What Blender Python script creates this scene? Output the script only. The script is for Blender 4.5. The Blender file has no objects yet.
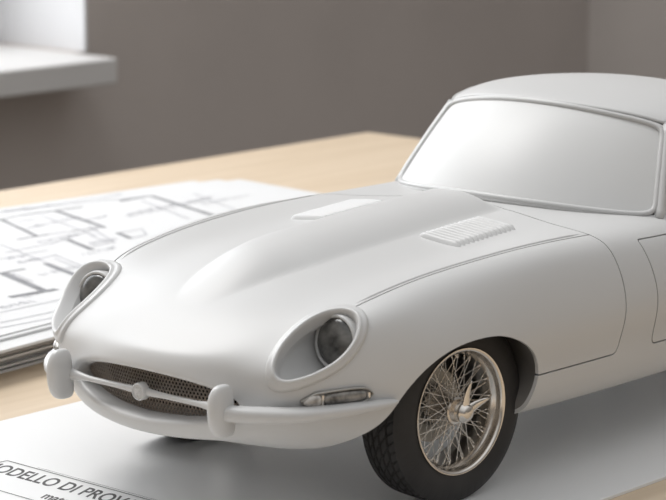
import bpy, bmesh, math, random
import numpy as np
from mathutils import Vector, Matrix
S = 0.1            # the car is a 1:10 model; its shapes are written in full-size metres
PI = math.pi
scene = bpy.context.scene
COL = scene.collection

# ------------------------------------------------------------------ body surface
def cubic(t, P):
    """natural cubic spline through P (n,k) at knots t -> evaluator"""
    t = np.asarray(t, float); P = np.asarray(P, float); n = len(t)
    h = np.diff(t); A = np.eye(n); b = np.zeros((n, P.shape[1]))
    for i in range(1, n-1):
        A[i, i-1] = h[i-1]; A[i, i] = 2*(h[i-1]+h[i]); A[i, i+1] = h[i]
        b[i] = 6*((P[i+1]-P[i])/h[i] - (P[i]-P[i-1])/h[i-1])
    M = np.linalg.solve(A, b)
    def ev(q):
        q = np.asarray(q, float); k = np.clip(np.searchsorted(t, q)-1, 0, n-2)
        hh = h[k][:, None]; a = (t[k+1]-q)[:, None]; c = (q-t[k])[:, None]
        return (M[k]*a**3+M[k+1]*c**3)/(6*hh)+(P[k]/hh-M[k]*hh/6)*a+(P[k+1]/hh-M[k+1]*hh/6)*c
    return ev

LIP = np.array([(0,.503),(.125,.498),(.24,.483),(.325,.460),(.365,.441),(.376,.423),(.356,.402),(.28,.375),(.15,.357),(0,.351)])
def liprow(xc, grow, k=.62):
    out = []
    for (y, z) in LIP:
        dy, dz = y, z-.427
        l = math.hypot(dy/.378, dz/.073)
        ny, nz = dy/.378**2, dz/.073**2
        m = math.hypot(ny, nz) or 1
        out.append((xc-k*y*y, max(0, y+ny/m*grow), z+nz/m*grow))
    return out
ROWS = [
 liprow(.70, -.004), liprow(.79, -.004), liprow(.838, .000), liprow(.858, .012), liprow(.856, .030),
 # nose
 [(.80,0,.592),(.790,.15,.590),(.770,.29,.582),(.745,.41,.562),(.730,.500,.528),(.712,.530,.460),(.715,.497,.405),(.740,.412,.328),(.775,.24,.294),(.795,0,.285)],
 [(.64,0,.676),(.632,.17,.675),(.615,.34,.665),(.590,.485,.650),(.575,.597,.615),(.548,.645,.510),(.545,.638,.420),(.565,.550,.290),(.61,.32,.258),(.64,0,.258)],
 [(.45,0,.738),(.45,.19,.736),(.442,.38,.724),(.425,.560,.722),(.408,.672,.682),(.390,.722,.550),(.390,.718,.430),(.405,.640,.300),(.43,.34,.258),(.45,0,.250)],
 [(.20,0,.786),(.20,.20,.783),(.20,.41,.766),(.20,.596,.772),(.20,.710,.712),(.20,.775,.565),(.20,.765,.430),(.20,.710,.285),(.20,.36,.250),(.20,0,.245)],
 [(-.10,0,.812),(-.10,.20,.809),(-.10,.42,.790),(-.10,.620,.803),(-.10,.738,.738),(-.10,.800,.570),(-.10,.785,.430),(-.10,.720,.272),(-.10,.38,.245),(-.10,0,.242)],
 [(-.45,0,.834),(-.45,.21,.830),(-.45,.43,.811),(-.45,.636,.817),(-.45,.752,.748),(-.45,.815,.570),(-.45,.795,.420),(-.45,.720,.262),(-.45,.38,.242),(-.45,0,.240)],
 [(-.85,0,.848),(-.85,.22,.844),(-.85,.44,.828),(-.85,.646,.812),(-.85,.760,.735),(-.85,.822,.570),(-.85,.800,.420),(-.85,.722,.258),(-.85,.38,.240),(-.85,0,.240)],
 [(-1.3,0,.850),(-1.3,.22,.846),(-1.3,.45,.832),(-1.3,.650,.808),(-1.3,.765,.725),(-1.3,.825,.570),(-1.3,.800,.420),(-1.3,.722,.258),(-1.3,.38,.240),(-1.3,0,.240)],
 [(-1.9,0,.850),(-1.9,.22,.848),(-1.9,.45,.838),(-1.9,.650,.815),(-1.9,.770,.735),(-1.9,.828,.575),(-1.9,.800,.430),(-1.9,.722,.265),(-1.9,.38,.245),(-1.9,0,.245)],
 [(-2.5,0,.830),(-2.5,.22,.828),(-2.5,.43,.820),(-2.5,.620,.800),(-2.5,.755,.730),(-2.5,.815,.590),(-2.5,.790,.450),(-2.5,.710,.290),(-2.5,.37,.260),(-2.5,0,.260)],
 [(-3.0,0,.745),(-3.0,.21,.743),(-3.0,.40,.735),(-3.0,.560,.715),(-3.0,.670,.665),(-3.0,.715,.570),(-3.0,.690,.460),(-3.0,.610,.350),(-3.0,.32,.310),(-3.0,0,.305)],
 [(-3.36,0,.630),(-3.36,.18,.630),(-3.35,.33,.622),(-3.33,.45,.605),(-3.31,.535,.575),(-3.30,.56,.520),(-3.30,.54,.460),(-3.32,.46,.405),(-3.34,.25,.380),(-3.34,0,.375)],
 [(-3.50,0,.56),(-3.50,.12,.56),(-3.49,.22,.558),(-3.48,.31,.552),(-3.47,.37,.540),(-3.46,.39,.515),(-3.46,.37,.485),(-3.47,.31,.465),(-3.48,.17,.455),(-3.48,0,.455)],
]
NET = np.array(ROWS)
def net_eval(NS, NV):
    """dense half grid: positions (NS,NV,3), v coordinate (NV), u row coordinate"""
    d = np.linalg.norm(np.diff(NET, axis=0), axis=2).mean(1)
    t = np.concatenate([[0], np.cumsum(d)])
    # centripetal-ish knots keep the tight lip rows from overshooting
    R = NET.reshape(len(t), -1)
    ev = cubic(t, R)
    tt = []
    for i in range(len(t)-1):
        L = t[i+1]-t[i]
        step = .010 if t[i] < t[11] else .03
        m = max(3, int(round(L/step)))
        tt += list(t[i]+L*np.arange(m)/m)
    tt.append(t[-1]); tt = np.array(tt)
    D = ev(tt).reshape(len(tt), 10, 3)
    # across: periodic symmetric spline built from the mirrored section
    vk = np.arange(-3, 13)
    idx = [3,2,1]+list(range(10))+[8,7,6]
    sg = np.array([-1]*3+[1]*10+[-1]*3)
    vv = []
    for j in range(9):
        m = [14,14,16,18,16,14,14,20,14][j]*NV//14
        vv += list(j+np.arange(m)/m)
    vv.append(9.); vv = np.array(vv)
    out = np.empty((len(tt), len(vv), 3))
    for i in range(len(tt)):
        P = D[i][idx].copy(); P[:, 1] *= sg
        out[i] = cubic(vk, P)(vv)
    out[:, 0, 1] = 0; out[:, -1, 1] = 0
    return out, tt, vv
def sstep(a, b, x):
    k = np.clip((x-a)/(b-a), 0, 1); return k*k*(3-2*k)
def bulge(P, V):
    x, y = P[..., 0], P[..., 1]
    w = .205*np.sqrt(np.clip((.66-x)/.50, 0, 1))*(1-.0*x)+1e-4
    w = np.where(x < .16, .205, w)
    H = .057*sstep(.64, .26, x)*(1-sstep(-.78, -.88, x))
    u = np.clip(np.abs(y)/w, 0, 1)
    h = H*(1-u**2.4)**1.15
    return np.where(V < 3, h, 0)
def build_half():
    P, tt, vv = net_eval(0, 14)
    V = np.broadcast_to(vv, P.shape[:2]).copy()
    P[..., 2] += bulge(P, V)
    return P, V

# ------------------------------------------------------------------ materials
def material(name, color, rough=.5, metal=0., spec=.5, coat=0., noise=None, bump=None, ramp=None, trans=0.):
    m = bpy.data.materials.new(name); m.use_nodes = True
    nt = m.node_tree; b = nt.nodes['Principled BSDF']
    b.inputs['Base Color'].default_value = (*color, 1); b.inputs['Roughness'].default_value = rough
    b.inputs['Metallic'].default_value = metal; b.inputs['Specular IOR Level'].default_value = spec
    b.inputs['Coat Weight'].default_value = coat; b.inputs['Coat Roughness'].default_value = .08
    b.inputs['Transmission Weight'].default_value = trans
    tc = nt.nodes.new('ShaderNodeTexCoord')
    if noise:                                   # (scale, amount, detail, stretch)
        sc, amt, det, st = noise
        mp = nt.nodes.new('ShaderNodeMapping'); mp.inputs['Scale'].default_value = st
        n = nt.nodes.new('ShaderNodeTexNoise'); n.inputs['Scale'].default_value = sc; n.inputs['Detail'].default_value = det
        cr = nt.nodes.new('ShaderNodeValToRGB')
        c0 = [max(0, c*(1-amt)) for c in color]; c1 = [min(1, c*(1+amt)) for c in color]
        if ramp: c0, c1 = ramp
        cr.color_ramp.elements[0].color = (*c0, 1); cr.color_ramp.elements[1].color = (*c1, 1)
        cr.color_ramp.elements[0].position = .3; cr.color_ramp.elements[1].position = .7
        nt.links.new(tc.outputs['Object'], mp.inputs['Vector']); nt.links.new(mp.outputs[0], n.inputs['Vector'])
        nt.links.new(n.outputs['Fac'], cr.inputs['Fac']); nt.links.new(cr.outputs['Color'], b.inputs['Base Color'])
    if bump:                                    # (scale, strength, distance)
        n2 = nt.nodes.new('ShaderNodeTexNoise'); n2.inputs['Scale'].default_value = bump[0]; n2.inputs['Detail'].default_value = 4
        bp = nt.nodes.new('ShaderNodeBump'); bp.inputs['Strength'].default_value = bump[1]; bp.inputs['Distance'].default_value = bump[2]
        nt.links.new(tc.outputs['Object'], n2.inputs['Vector']); nt.links.new(n2.outputs['Fac'], bp.inputs['Height'])
        nt.links.new(bp.outputs['Normal'], b.inputs['Normal'])
    return m
M = {
 'clay': material('pale_satin_clay', (.572,.569,.563), .40, spec=.45, noise=(9,.012,3,(1,1,1)), bump=(2600,.03,.00005)),
 'clay_trim': material('pale_satin_trim', (.555,.552,.547), .32, spec=.5, noise=(14,.015,3,(1,1,1))),
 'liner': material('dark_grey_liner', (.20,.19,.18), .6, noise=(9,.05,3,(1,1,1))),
 'screen': material('satin_screen', (.62,.618,.61), .42, spec=.4, noise=(9,.01,3,(1,1,1))),
 'rubber': material('tyre_rubber', (.030,.028,.027), .62, spec=.35, noise=(60,.25,4,(1,1,1)), bump=(900,.15,.0001)),
 'chrome': material('bright_metal', (.72,.68,.63), .22, metal=1., noise=(50,.04,3,(1,1,1))),
 'steel': material('dull_steel', (.36,.35,.33), .42, metal=.9, noise=(50,.10,3,(1,1,1))),
 'mesh_metal': material('grille_metal', (.50,.45,.41), .4, metal=.7, noise=(90,.15,3,(1,1,1))),
 'dark': material('painted_recess_shade', (.012,.0115,.011), .8, noise=(20,.2,3,(1,1,1))),  # near-black colour paints in the shade of the mouth and lamp gaps
 'glass': material('mottled_lamp_glass', (.2,.2,.19), .24, spec=.4, coat=.25, noise=(150,.5,8,(1,1,1.2)), ramp=((.004,.004,.004),(.17,.165,.155))),
 'glass_pale': material('mottled_lens_glass', (.4,.38,.36), .2, spec=.6, coat=.5, noise=(260,.5,6,(1,1,1)), ramp=((.05,.047,.043),(.36,.34,.315))),
 'lens_clear': material('ribbed_lens_glass', (.5,.47,.44), .15, spec=.7, coat=.6, noise=(300,.5,5,(1,1,1)), ramp=((.25,.23,.21),(.72,.69,.65))),
 'paper': material('drawing_paper', (.65,.65,.65), .7, spec=.2, noise=(4,.012,4,(1,1,1))),
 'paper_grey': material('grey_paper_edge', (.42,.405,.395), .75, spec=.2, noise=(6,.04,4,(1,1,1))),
 'ink': material('grey_drawing_ink', (.22,.22,.23), .7, noise=(70,.25,4,(1,1,1))),
 'ink_thin': material('pale_drawing_ink', (.33,.33,.36), .7, noise=(70,.15,4,(1,1,1))),
 'ink_black': material('black_print', (.05,.048,.045), .6, noise=(70,.2,4,(1,1,1))),
 'board': material('white_board', (.775,.775,.77), .34, spec=.45, noise=(5,.012,3,(1,1,1))),
 'wall': material('grey_plaster', (.485,.440,.412), .85, spec=.2, noise=(7,.05,6,(1,1,1)), bump=(60,.15,.002)),
 'wall_pale': material('pale_plaster', (.49,.452,.425), .85, spec=.2, noise=(7,.05,6,(1,1,1)), bump=(60,.15,.002)),
 'sill': material('white_sill', (.62,.61,.60), .5, noise=(7,.03,3,(1,1,1))),
 'reveal': material('white_reveal', (.74,.745,.76), .6, noise=(7,.01,3,(1,1,1))),
 'floor': material('grey_floor', (.22,.20,.18), .6, noise=(3,.1,5,(1,1,1))),
}
def wood():
    m = bpy.data.materials.new('pale_wood'); m.use_nodes = True; nt = m.node_tree; b = nt.nodes['Principled BSDF']
    tc = nt.nodes.new('ShaderNodeTexCoord'); mp = nt.nodes.new('ShaderNodeMapping'); mp.inputs['Scale'].default_value = (1.2, 22, 22)
    n = nt.nodes.new('ShaderNodeTexNoise'); n.inputs['Scale'].default_value = 5; n.inputs['Detail'].default_value = 7; n.inputs['Roughness'].default_value = .6
    cr = nt.nodes.new('ShaderNodeValToRGB'); e = cr.color_ramp.elements
    e[0].position = .3; e[0].color = (.58,.46,.33,1); e[1].position = .72; e[1].color = (.68,.56,.425,1)
    nt.links.new(tc.outputs['Object'], mp.inputs['Vector']); nt.links.new(mp.outputs[0], n.inputs['Vector'])
    nt.links.new(n.outputs['Fac'], cr.inputs['Fac']); nt.links.new(cr.outputs['Color'], b.inputs['Base Color'])
    b.inputs['Roughness'].default_value = .48; b.inputs['Specular IOR Level'].default_value = .3
    return m
M['wood'] = wood()

# ------------------------------------------------------------------ object helpers
def props(o, label=None, cat=None, group=None, kind=None):
    if label: o['label'] = label
    if cat: o['category'] = cat
    if group: o['group'] = group
    if kind: o['kind'] = kind
    return o
def empty(name, loc=(0,0,0), parent=None):
    o = bpy.data.objects.new(name, None); COL.objects.link(o); o.location = [c*S for c in loc]; o.empty_display_size = .02
    if parent: o.parent = parent
    return o
def mk(name, verts, faces, m, parent=None, smooth=True, normals=None, scale=S, origin=None, label=None, sharp=None):
    v = np.asarray(verts, float)*scale
    me = bpy.data.meshes.new(name)
    if origin is not None: v = v-np.asarray(origin)*scale
    me.from_pydata(v.tolist(), [], [tuple(int(k) for k in f) for f in faces]); me.update()
    if smooth: me.polygons.foreach_set('use_smooth', [True]*len(me.polygons))
    me.materials.append(M[m] if isinstance(m, str) else m)
    if normals is not None: me.normals_split_custom_set_from_vertices(np.asarray(normals).tolist())
    if sharp: me.set_sharp_from_angle(angle=math.radians(sharp))
    o = bpy.data.objects.new(name, me); COL.objects.link(o)
    if parent: o.parent = parent
    if origin is not None: o.location = [c*scale for c in origin]
    if label: o['label'] = label
    return o
class MB:
    def __init__(s): s.v = []; s.f = []
    def add(s, v, f):
        k = len(s.v); s.v += [tuple(p) for p in v]; s.f += [tuple(i+k for i in q) for q in f]; return s
    def grid(s, G, cu=False, cv=False, flip=False):
        G = np.asarray(G); n, m = G.shape[:2]; f = []
        for i in range(n if cu else n-1):
            for j in range(m if cv else m-1):
                q = (i*m+j, i*m+(j+1) % m, ((i+1) % n)*m+(j+1) % m, ((i+1) % n)*m+j)
                f.append(q[::-1] if flip else q)
        return s.add(G.reshape(-1, 3), f)
    def box(s, a, b):
        x0,y0,z0 = a; x1,y1,z1 = b
        v = [(x,y,z) for x in (x0,x1) for y in (y0,y1) for z in (z0,z1)]
        return s.add(v, [(0,1,3,2),(4,6,7,5),(0,4,5,1),(2,3,7,6),(0,2,6,4),(1,5,7,3)])
    def tube(s, pts, r, n=10, closed=False, cap=True, ry=None, up=(0,0,1)):
        """sweep an ellipse r (across) x ry (along up) along pts; r may be a list"""
        P = np.asarray(pts, float); N = len(P)
        R = np.full(N, r) if np.isscalar(r) else np.asarray(r, float)
        RY = R if ry is None else (np.full(N, ry) if np.isscalar(ry) else np.asarray(ry, float))
        T = np.roll(P, -1, 0)-np.roll(P, 1, 0) if closed else np.gradient(P, axis=0)
        T /= np.linalg.norm(T, axis=1, keepdims=True)+1e-12
        up = np.asarray(up, float); G = np.empty((N, n, 3))
        for i in range(N):
            a = np.cross(T[i], up)
            if np.linalg.norm(a) < 1e-3: a = np.cross(T[i], (1, .1, 0))
            a /= np.linalg.norm(a); b = np.cross(a, T[i])
            for k in range(n):
                t = 2*PI*k/n; G[i, k] = P[i]+a*R[i]*math.cos(t)+b*RY[i]*math.sin(t)
        base = len(s.v); s.grid(G, cu=closed, cv=True)
        if cap and not closed:
            s.f.append(tuple(base+k for k in range(n))[::-1]); s.f.append(tuple(base+(N-1)*n+k for k in range(n)))
        return s
    def lathe(s, prof, center, n=64, arc=1., axis='y'):
        """prof: list of (along axis, radius)"""
        G = np.empty((len(prof), n, 3))
        for i, (a, r) in enumerate(prof):
            for k in range(n):
                t = 2*PI*k/n
                G[i, k] = (center[0]+r*math.sin(t), center[1]+a, center[2]+r*math.cos(t)) if axis == 'y' else (center[0]+a, center[1]+r*math.sin(t), center[2]+r*math.cos(t))
        return s.grid(G, cv=True, flip=(axis == 'x'))
    def build(s, name, m, parent=None, **k): return mk(name, s.v, s.f, m, parent, **k)
def recalc(o):
    bm = bmesh.new(); bm.from_mesh(o.data); bmesh.ops.recalc_face_normals(bm, faces=bm.faces); bm.to_mesh(o.data); bm.free(); return o
def bevel(o, w, seg=3, ang=35):
    b = o.modifiers.new('Bevel', 'BEVEL'); b.width = w; b.segments = seg; b.limit_method = 'ANGLE'; b.angle_limit = math.radians(ang); return o

# ------------------------------------------------------------------ the car
car = empty('model_car')
props(car, 'pale grey unpainted scale model of a classic long-nosed coupe standing on a white board', 'model car')

Ph, Vh = build_half()
n_u, n_v = Ph.shape[:2]
GP = np.concatenate([Ph, Ph[:, -2:0:-1]*[1,-1,1]], 1)
GV = np.concatenate([Vh, Vh[:, -2:0:-1]], 1)
m_v = GP.shape[1]
du = np.gradient(GP, axis=0)
dv = np.roll(GP, -1, 1)-np.roll(GP, 1, 1)
GN = np.cross(dv, du); GN /= np.linalg.norm(GN, axis=2, keepdims=True)+1e-12
if GN[200, 0, 2] < 0: GN = -GN
from mathutils.bvhtree import BVHTree
FQ = [(i*m_v+j, (i+1)*m_v+j, (i+1)*m_v+(j+1) % m_v, i*m_v+(j+1) % m_v) for i in range(n_u-1) for j in range(m_v)]
# make the winding agree with the outward normals
a_, b_, c_ = (GP.reshape(-1,3)[k] for k in FQ[200*m_v+3][:3])
if np.dot(np.cross(b_-a_, c_-a_), GN.reshape(-1,3)[FQ[200*m_v+3][0]]) < 0: FQ = [q[::-1] for q in FQ]
BVH = BVHTree.FromPolygons([Vector(v) for v in GP.reshape(-1,3)], FQ)
def drop(p, n, far=.25):
    """nearest body point along -n from p + n*far"""
    p = Vector(p); n = Vector(n).normalized()
    h = BVH.ray_cast(p+n*far, -n)
    if h[0] is None: return np.array(p), np.array(n)
    nn = h[1] if h[1].dot(n) > 0 else -h[1]
    return np.array(h[0]), np.array(nn)

class Skin:
    """polygon soup with attributes that can be cut along level sets"""
    def __init__(s):
        s.P = list(map(np.array, GP.reshape(-1,3))); s.N = list(map(np.array, GN.reshape(-1,3))); s.V = list(GV.reshape(-1))
    def arrays(s): return np.array(s.P), np.array(s.V)
    def cut(s, faces, fn, only=None):
        """returns (inside faces where fn<0, outside faces)"""
        P, V = s.arrays(); F = fn(P, V); F = np.where(np.abs(F) < 1e-7, 1e-7, F); F = list(F)
        cache = {}; ins = []; out = []
        def mid(a, b):
            k = (a, b) if a < b else (b, a)
            if k not in cache:
                t = F[k[0]]/(F[k[0]]-F[k[1]]); i, j = k
                s.P.append(s.P[i]*(1-t)+s.P[j]*t); nn = s.N[i]*(1-t)+s.N[j]*t
                s.N.append(nn/(np.linalg.norm(nn)+1e-12)); s.V.append(s.V[i]*(1-t)+s.V[j]*t); F.append(0.)
                cache[k] = len(s.P)-1
            return cache[k]
        for f in faces:
            if only is not None and not only(f, P): out.append(f); continue
            sg = [F[i] < 0 for i in f]
            if all(sg): ins.append(f); continue
            if not any(sg): out.append(f); continue
            a = []; b = []
            for k in range(len(f)):
                i, j = f[k], f[(k+1) % len(f)]
                (a if F[i] < 0 else b).append(i)
                if (F[i] < 0) != (F[j] < 0):
                    m = mid(i, j); a.append(m); b.append(m)
            if len(a) > 2: ins.append(tuple(a))
            if len(b) > 2: out.append(tuple(b))
        return ins, out
    def emit(s, name, faces, m, parent, rim=.014, label=None, rimdir=None):
        used = sorted({i for f in faces for i in f}); mp = {k: i for i, k in enumerate(used)}
        v = [s.P[i] for i in used]; nn = [s.N[i] for i in used]; fs = [tuple(mp[i] for i in f) for f in faces]
        ed = {}
        for f in fs:
            for k in range(len(f)):
                a, b = f[k], f[(k+1) % len(f)]
                if (b, a) in ed: del ed[(b, a)]
                else: ed[(a, b)] = 1
        # rolled edge: every free edge is turned inwards
        top = {}; bot = {}
        side = {}
        for a, b in ed:
            e = v[b]-v[a]; l = np.linalg.norm(e)
            if l < 1e-9: continue
            o = np.cross(e/l, (nn[a]+nn[b])/2)
            for k in (a, b): side[k] = side.get(k, 0)+o
        for a, b in ed:
            if np.linalg.norm(v[b]-v[a]) < 1e-9: continue
            for k in (a, b):
                if k not in top:
                    on = side[k]/(np.linalg.norm(side[k])+1e-9)
                    top[k] = len(v); v.append(v[k]); nn.append(on)
                    dn = nn[k] if rimdir is None or not rimdir(v[k]) is not None else nn[k]
                    bot[k] = len(v); v.append(v[k]-nn[k]*rim); nn.append(on)
            fs.append((top[b], top[a], bot[a], bot[b]))
        return mk(name, v, fs, m, parent, normals=nn, label=label)

sk = Skin()
def poly_sdf(poly):
    A = np.array(poly, float); B = np.roll(A, -1, 0)
    def f(x, z):
        q = np.stack([x, z], -1); d = np.full(len(x), 1e9); inside = np.zeros(len(x), bool)
        for a, b in zip(A, B):
            e = b-a; t = np.clip(((q-a)@e)/(e@e), 0, 1)
            d = np.minimum(d, np.linalg.norm(q-a-t[:, None]*e, axis=1))
            c = ((a[1] > z) != (b[1] > z))
            with np.errstate(divide='ignore', invalid='ignore'):
                xi = (b[0]-a[0])*(z-a[1])/(b[1]-a[1])+a[0]
            inside ^= c & (x < xi)
        return np.where(inside, -d, d)
    return f
def smooth_open(pts, n=8):
    t = np.arange(len(pts)); return cubic(t, np.array(pts))(np.linspace(0, len(pts)-1, n*(len(pts)-1)+1))
ARCH = smooth_open([(.60,.12),(.545,.255),(.470,.315),(.410,.378),(.363,.449),(.301,.513),(.228,.556),(.145,.580),(.050,.590),(-.060,.585),(-.155,.556),(-.232,.507),(-.278,.446),(-.285,.389),(-.270,.335),(-.262,.270),(-.26,.12)], 5)
REAR = [(-2.44+.36*math.cos(t), .31+.24*math.sin(t)) for t in np.linspace(PI, 0, 24)]+[(-2.08,.1),(-2.80,.1)]
faces = FQ
for poly in (ARCH, REAR):
    sd = poly_sdf(poly); x0, x1 = poly_min = (np.array(poly)[:,0].min()-.05, np.array(poly)[:,0].max()+.05)
    near = lambda f, P, x0=x0, x1=x1: x0 < P[f[0]][0] < x1 and P[f[0]][2] < .66
    fn = lambda P, V, sd=sd: np.maximum(np.where((P[:,0] > x0) & (P[:,0] < x1), sd(P[:,0], P[:,2]), 1.), np.maximum((4.2-V)*.2, (V-7.75)*.3))
    _, faces = sk.cut(faces, fn, near)
# ---- headlamp ovals, in a frame laid on the wing
OC = np.array([.585,.545,.62]); OA = np.array([-.8112,.3794,.4449]); OB = np.array([.0098,-.7519,.6592]); ON = np.array([.5846,.5391,.6063])
TILT = math.radians(9)
def oval_pt(th, A, B, sgn):
    a = A*math.cos(th); b = B*math.sin(th)*(1+.16*math.cos(th))
    a, b = a*math.cos(TILT)-b*math.sin(TILT), a*math.sin(TILT)+b*math.cos(TILT)
    p = OC+OA*a+OB*b
    return p*[1,sgn,1]
def oval_F(P, sgn, A, B):
    q = P*[1,sgn,1]-OC; a = q@OA; b = q@OB; c = q@ON
    a, b = a*math.cos(TILT)+b*math.sin(TILT), -a*math.sin(TILT)+b*math.cos(TILT)
    r = np.sqrt((a/A)**2+(b/(B*(1+.16*np.clip(a/A, -1, 1))))**2)-1
    return np.where(np.abs(c) < .2, r*B, 1.)
IA, IB, XA, XB = .163, .082, .203, .112
for sg in (1, -1):
    near = lambda f, P, sg=sg: P[f[0]][0] > .3 and P[f[0]][1]*sg > .3 and P[f[0]][2] > .4
    _, faces = sk.cut(faces, lambda P, V, sg=sg: oval_F(P, sg, IA+.008, IB+.008), near)
# ---- bonnet seams along both wing crests
G = .0030
for sg in (1, -1):
    near = lambda f, P, sg=sg: -.775 < P[f[0]][0] < .45 and P[f[0]][1]*sg > .4 and P[f[0]][2] > .6
    a, b = sk.cut(faces, lambda P, V: (V-3.0)*.13-G, near)
    c, d = sk.cut(a, lambda P, V: (V-3.0)*.13+G, near)
    faces = b+c+[f for f in d if not near(f, sk.P)]
    faces = [f for f in faces]
# ---- clamshell bonnet edge
XR = cubic([0,1,2,3,3.45,4,4.5,5,6,9], np.array([-.865,-.845,-.805,-.768,-.770,-.772,-.768,-.757,-.740,-.72])[:,None])
def clam(P, V):
    xr = XR(V)[:,0]; a = xr-P[:,0]
    b = np.where(V > 5, .408-P[:,2], -1.); b = np.where((V > 7) , np.where(P[:,0] < .1, 1., -1.), b)
    b = np.where(P[:,0] > .1, -1, b)
    r = .03; aa = np.maximum(a+r, 0); bb = np.maximum(b+r, 0)
    return np.minimum(np.maximum(a, b), 0) + np.where((a > -r) & (b > -r), np.hypot(aa, bb)-r-np.minimum(np.maximum(a, b), 0), np.maximum(a, b)-np.minimum(np.maximum(a, b), 0))
inb, rest = sk.cut(faces, lambda P, V: clam(P, V)+G)
_, outb = sk.cut(rest, lambda P, V: clam(P, V)-G)
# ---- doors
DOOR = smooth_open([(-1.02,.815),(-.985,.800),(-.963,.775),(-.960,.72),(-.957,.62),(-.950,.53),(-.952,.44),(-.955,.415)], 4)
DOOR = list(map(tuple, DOOR))+[(-.965,.407),(-1.5,.400),(-1.93,.400),(-1.95,.42),(-1.97,.6),(-1.95,.79),(-1.90,.82)]
sdD = poly_sdf(DOOR)
def door_fn(P, V): return np.maximum(np.where((P[:,0] < -.9) & (P[:,0] > -2.1), sdD(P[:,0], P[:,2]), 1.), (3.55-V)*.13)
doors = []
for sg in (1, -1):
    near = lambda f, P, sg=sg: P[f[0]][0] < -.88 and P[f[0]][1]*sg > .4
    a, b = sk.cut(outb, lambda P, V: door_fn(P, V)-G, near)
    c, d = sk.cut(a, lambda P, V: door_fn(P, V)+G, near)
    outb = b; doors.append(c)
bonnet = sk.emit('bonnet', inb, 'clay', car)
body = sk.emit('body_shell', outb, 'clay', car)
for dd in doors:
    sk.emit('door', dd, 'clay', car)

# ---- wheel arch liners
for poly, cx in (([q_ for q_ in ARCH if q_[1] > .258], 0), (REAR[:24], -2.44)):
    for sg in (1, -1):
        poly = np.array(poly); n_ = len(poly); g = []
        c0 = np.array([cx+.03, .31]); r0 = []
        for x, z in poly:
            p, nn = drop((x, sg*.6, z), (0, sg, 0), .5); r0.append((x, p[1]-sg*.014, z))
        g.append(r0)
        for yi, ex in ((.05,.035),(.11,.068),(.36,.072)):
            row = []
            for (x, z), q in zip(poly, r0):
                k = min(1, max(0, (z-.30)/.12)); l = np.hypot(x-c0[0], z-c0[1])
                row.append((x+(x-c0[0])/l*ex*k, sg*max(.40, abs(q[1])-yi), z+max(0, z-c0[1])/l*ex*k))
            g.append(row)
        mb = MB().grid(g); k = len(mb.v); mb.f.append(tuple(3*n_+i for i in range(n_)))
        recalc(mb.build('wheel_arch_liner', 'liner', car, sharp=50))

# ---- headlamps
for sg in (1, -1):
    N = 120; th = np.linspace(0, 2*PI, N, endpoint=False); nrm = ON*[1,sg,1]
    prof = [(-.10,-.030),(-.02,-.006),(.02,.004),(.10,.0105),(.22,.0135),(.34,.0125),(.44,.0095),(.52,.0085),(.70,.0085),(.86,.0080),(.95,.0055),(1.0,.001),(1.02,-.006)]
    Gd = np.empty((len(prof), N, 3)); inner = None
    lift = .006 if sg > 0 else .034
    for j, t in enumerate(th):
        lf = lift*max(0., math.cos(t+PI/2-.45))**1.3
        for i, (u, h) in enumerate(prof):
            h = h*1.25+lf*(1 if u < .7 else max(0, (1.02-u)/.32)) if h > -.02 else h*1.25+lf
            p, nn = drop(oval_pt(t, IA+(XA-IA)*u, IB+(XB-IB)*u, sg), nrm)
            w = nn+nrm; w /= np.linalg.norm(w)
            Gd[i, j] = p+w*h
    # smooth the ring around
    for _ in range(3): Gd = .5*Gd+.25*(np.roll(Gd, 1, 1)+np.roll(Gd, -1, 1))
    ring = recalc(MB().grid(Gd, cv=True).build('headlamp_surround', 'clay_trim', car))
    LC = np.array([.470,.538,.614]) if sg > 0 else np.array([.498,-.557,.615]); LR = .086
    # bucket: loft from the ring's inner lip down to the lamp's rim
    rows = []
    lamp_n = np.array([.98,-.05*sg,.14]); lamp_n /= np.linalg.norm(lamp_n)
    ly = np.cross((0,0,1), lamp_n); ly /= np.linalg.norm(ly); lz = np.cross(lamp_n, ly)
    if sg < 0: ly = -ly
    for k in np.linspace(0, 1, 16):
        row = []
        for j, t in enumerate(th):
            a = t+TILT+math.radians(49.5)
            q = LC-lamp_n*.045+(ly*math.cos(a)+lz*math.sin(a))*(LR+.020)
            p = Gd[0, j]; c = p-nrm*.055
            row.append((1-k)**2*p+2*k*(1-k)*c+k*k*q)
        rows.append(row)
    bucket = recalc(MB().grid(rows, cv=True).build('headlamp_bucket', 'clay', car))
    hl = empty('headlamp', LC, car)
    def disc(prof, name, m, parent):
        g = []
        for (a, r) in prof:
            g.append([lamp_n*a+(ly*math.cos(t)+lz*math.sin(t))*r for t in np.linspace(0, 2*PI, 64, endpoint=False)])
        return recalc(MB().grid(g, cv=True).build(name, m, parent))
    disc([(.030*math.cos(t)+.006, LR*.93*math.sin(t)) for t in np.linspace(0.01, PI/2, 18)], 'lamp_glass', 'glass', hl)['label'] = 'mottled dark grey domed lamp glass'
    disc([(-.045, LR+.004), (.004, LR+.006), (.013, LR+.003), (.014, LR-.004), (.008, LR*.93-.003)], 'lamp_bezel', 'clay_trim', hl)
    disc([(-.044, LR+.022), (-.044, .001)], 'lamp_gap_shadow', 'dark', hl)  # near-black disc paints the shadow gap around the lamp

# ---- raised bead just inside each bonnet seam
jb = int(np.argmin(np.abs(Vh[100]-2.86)))
for sg in (1, -1):
    pts = [(Ph[i, jb]-Vector((0,0,.0005)))*[1,sg,1] for i in range(n_u) if -.755 < Ph[i, jb, 0] < .40]
    r_ = [.0065*min(1, (k+1)/8, (len(pts)-k)/8) for k in range(len(pts))]
    recalc(MB().tube(pts, r_, 8, ry=[q_*.75 for q_ in r_]).build('seam_bead', 'clay_trim', bonnet))
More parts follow.
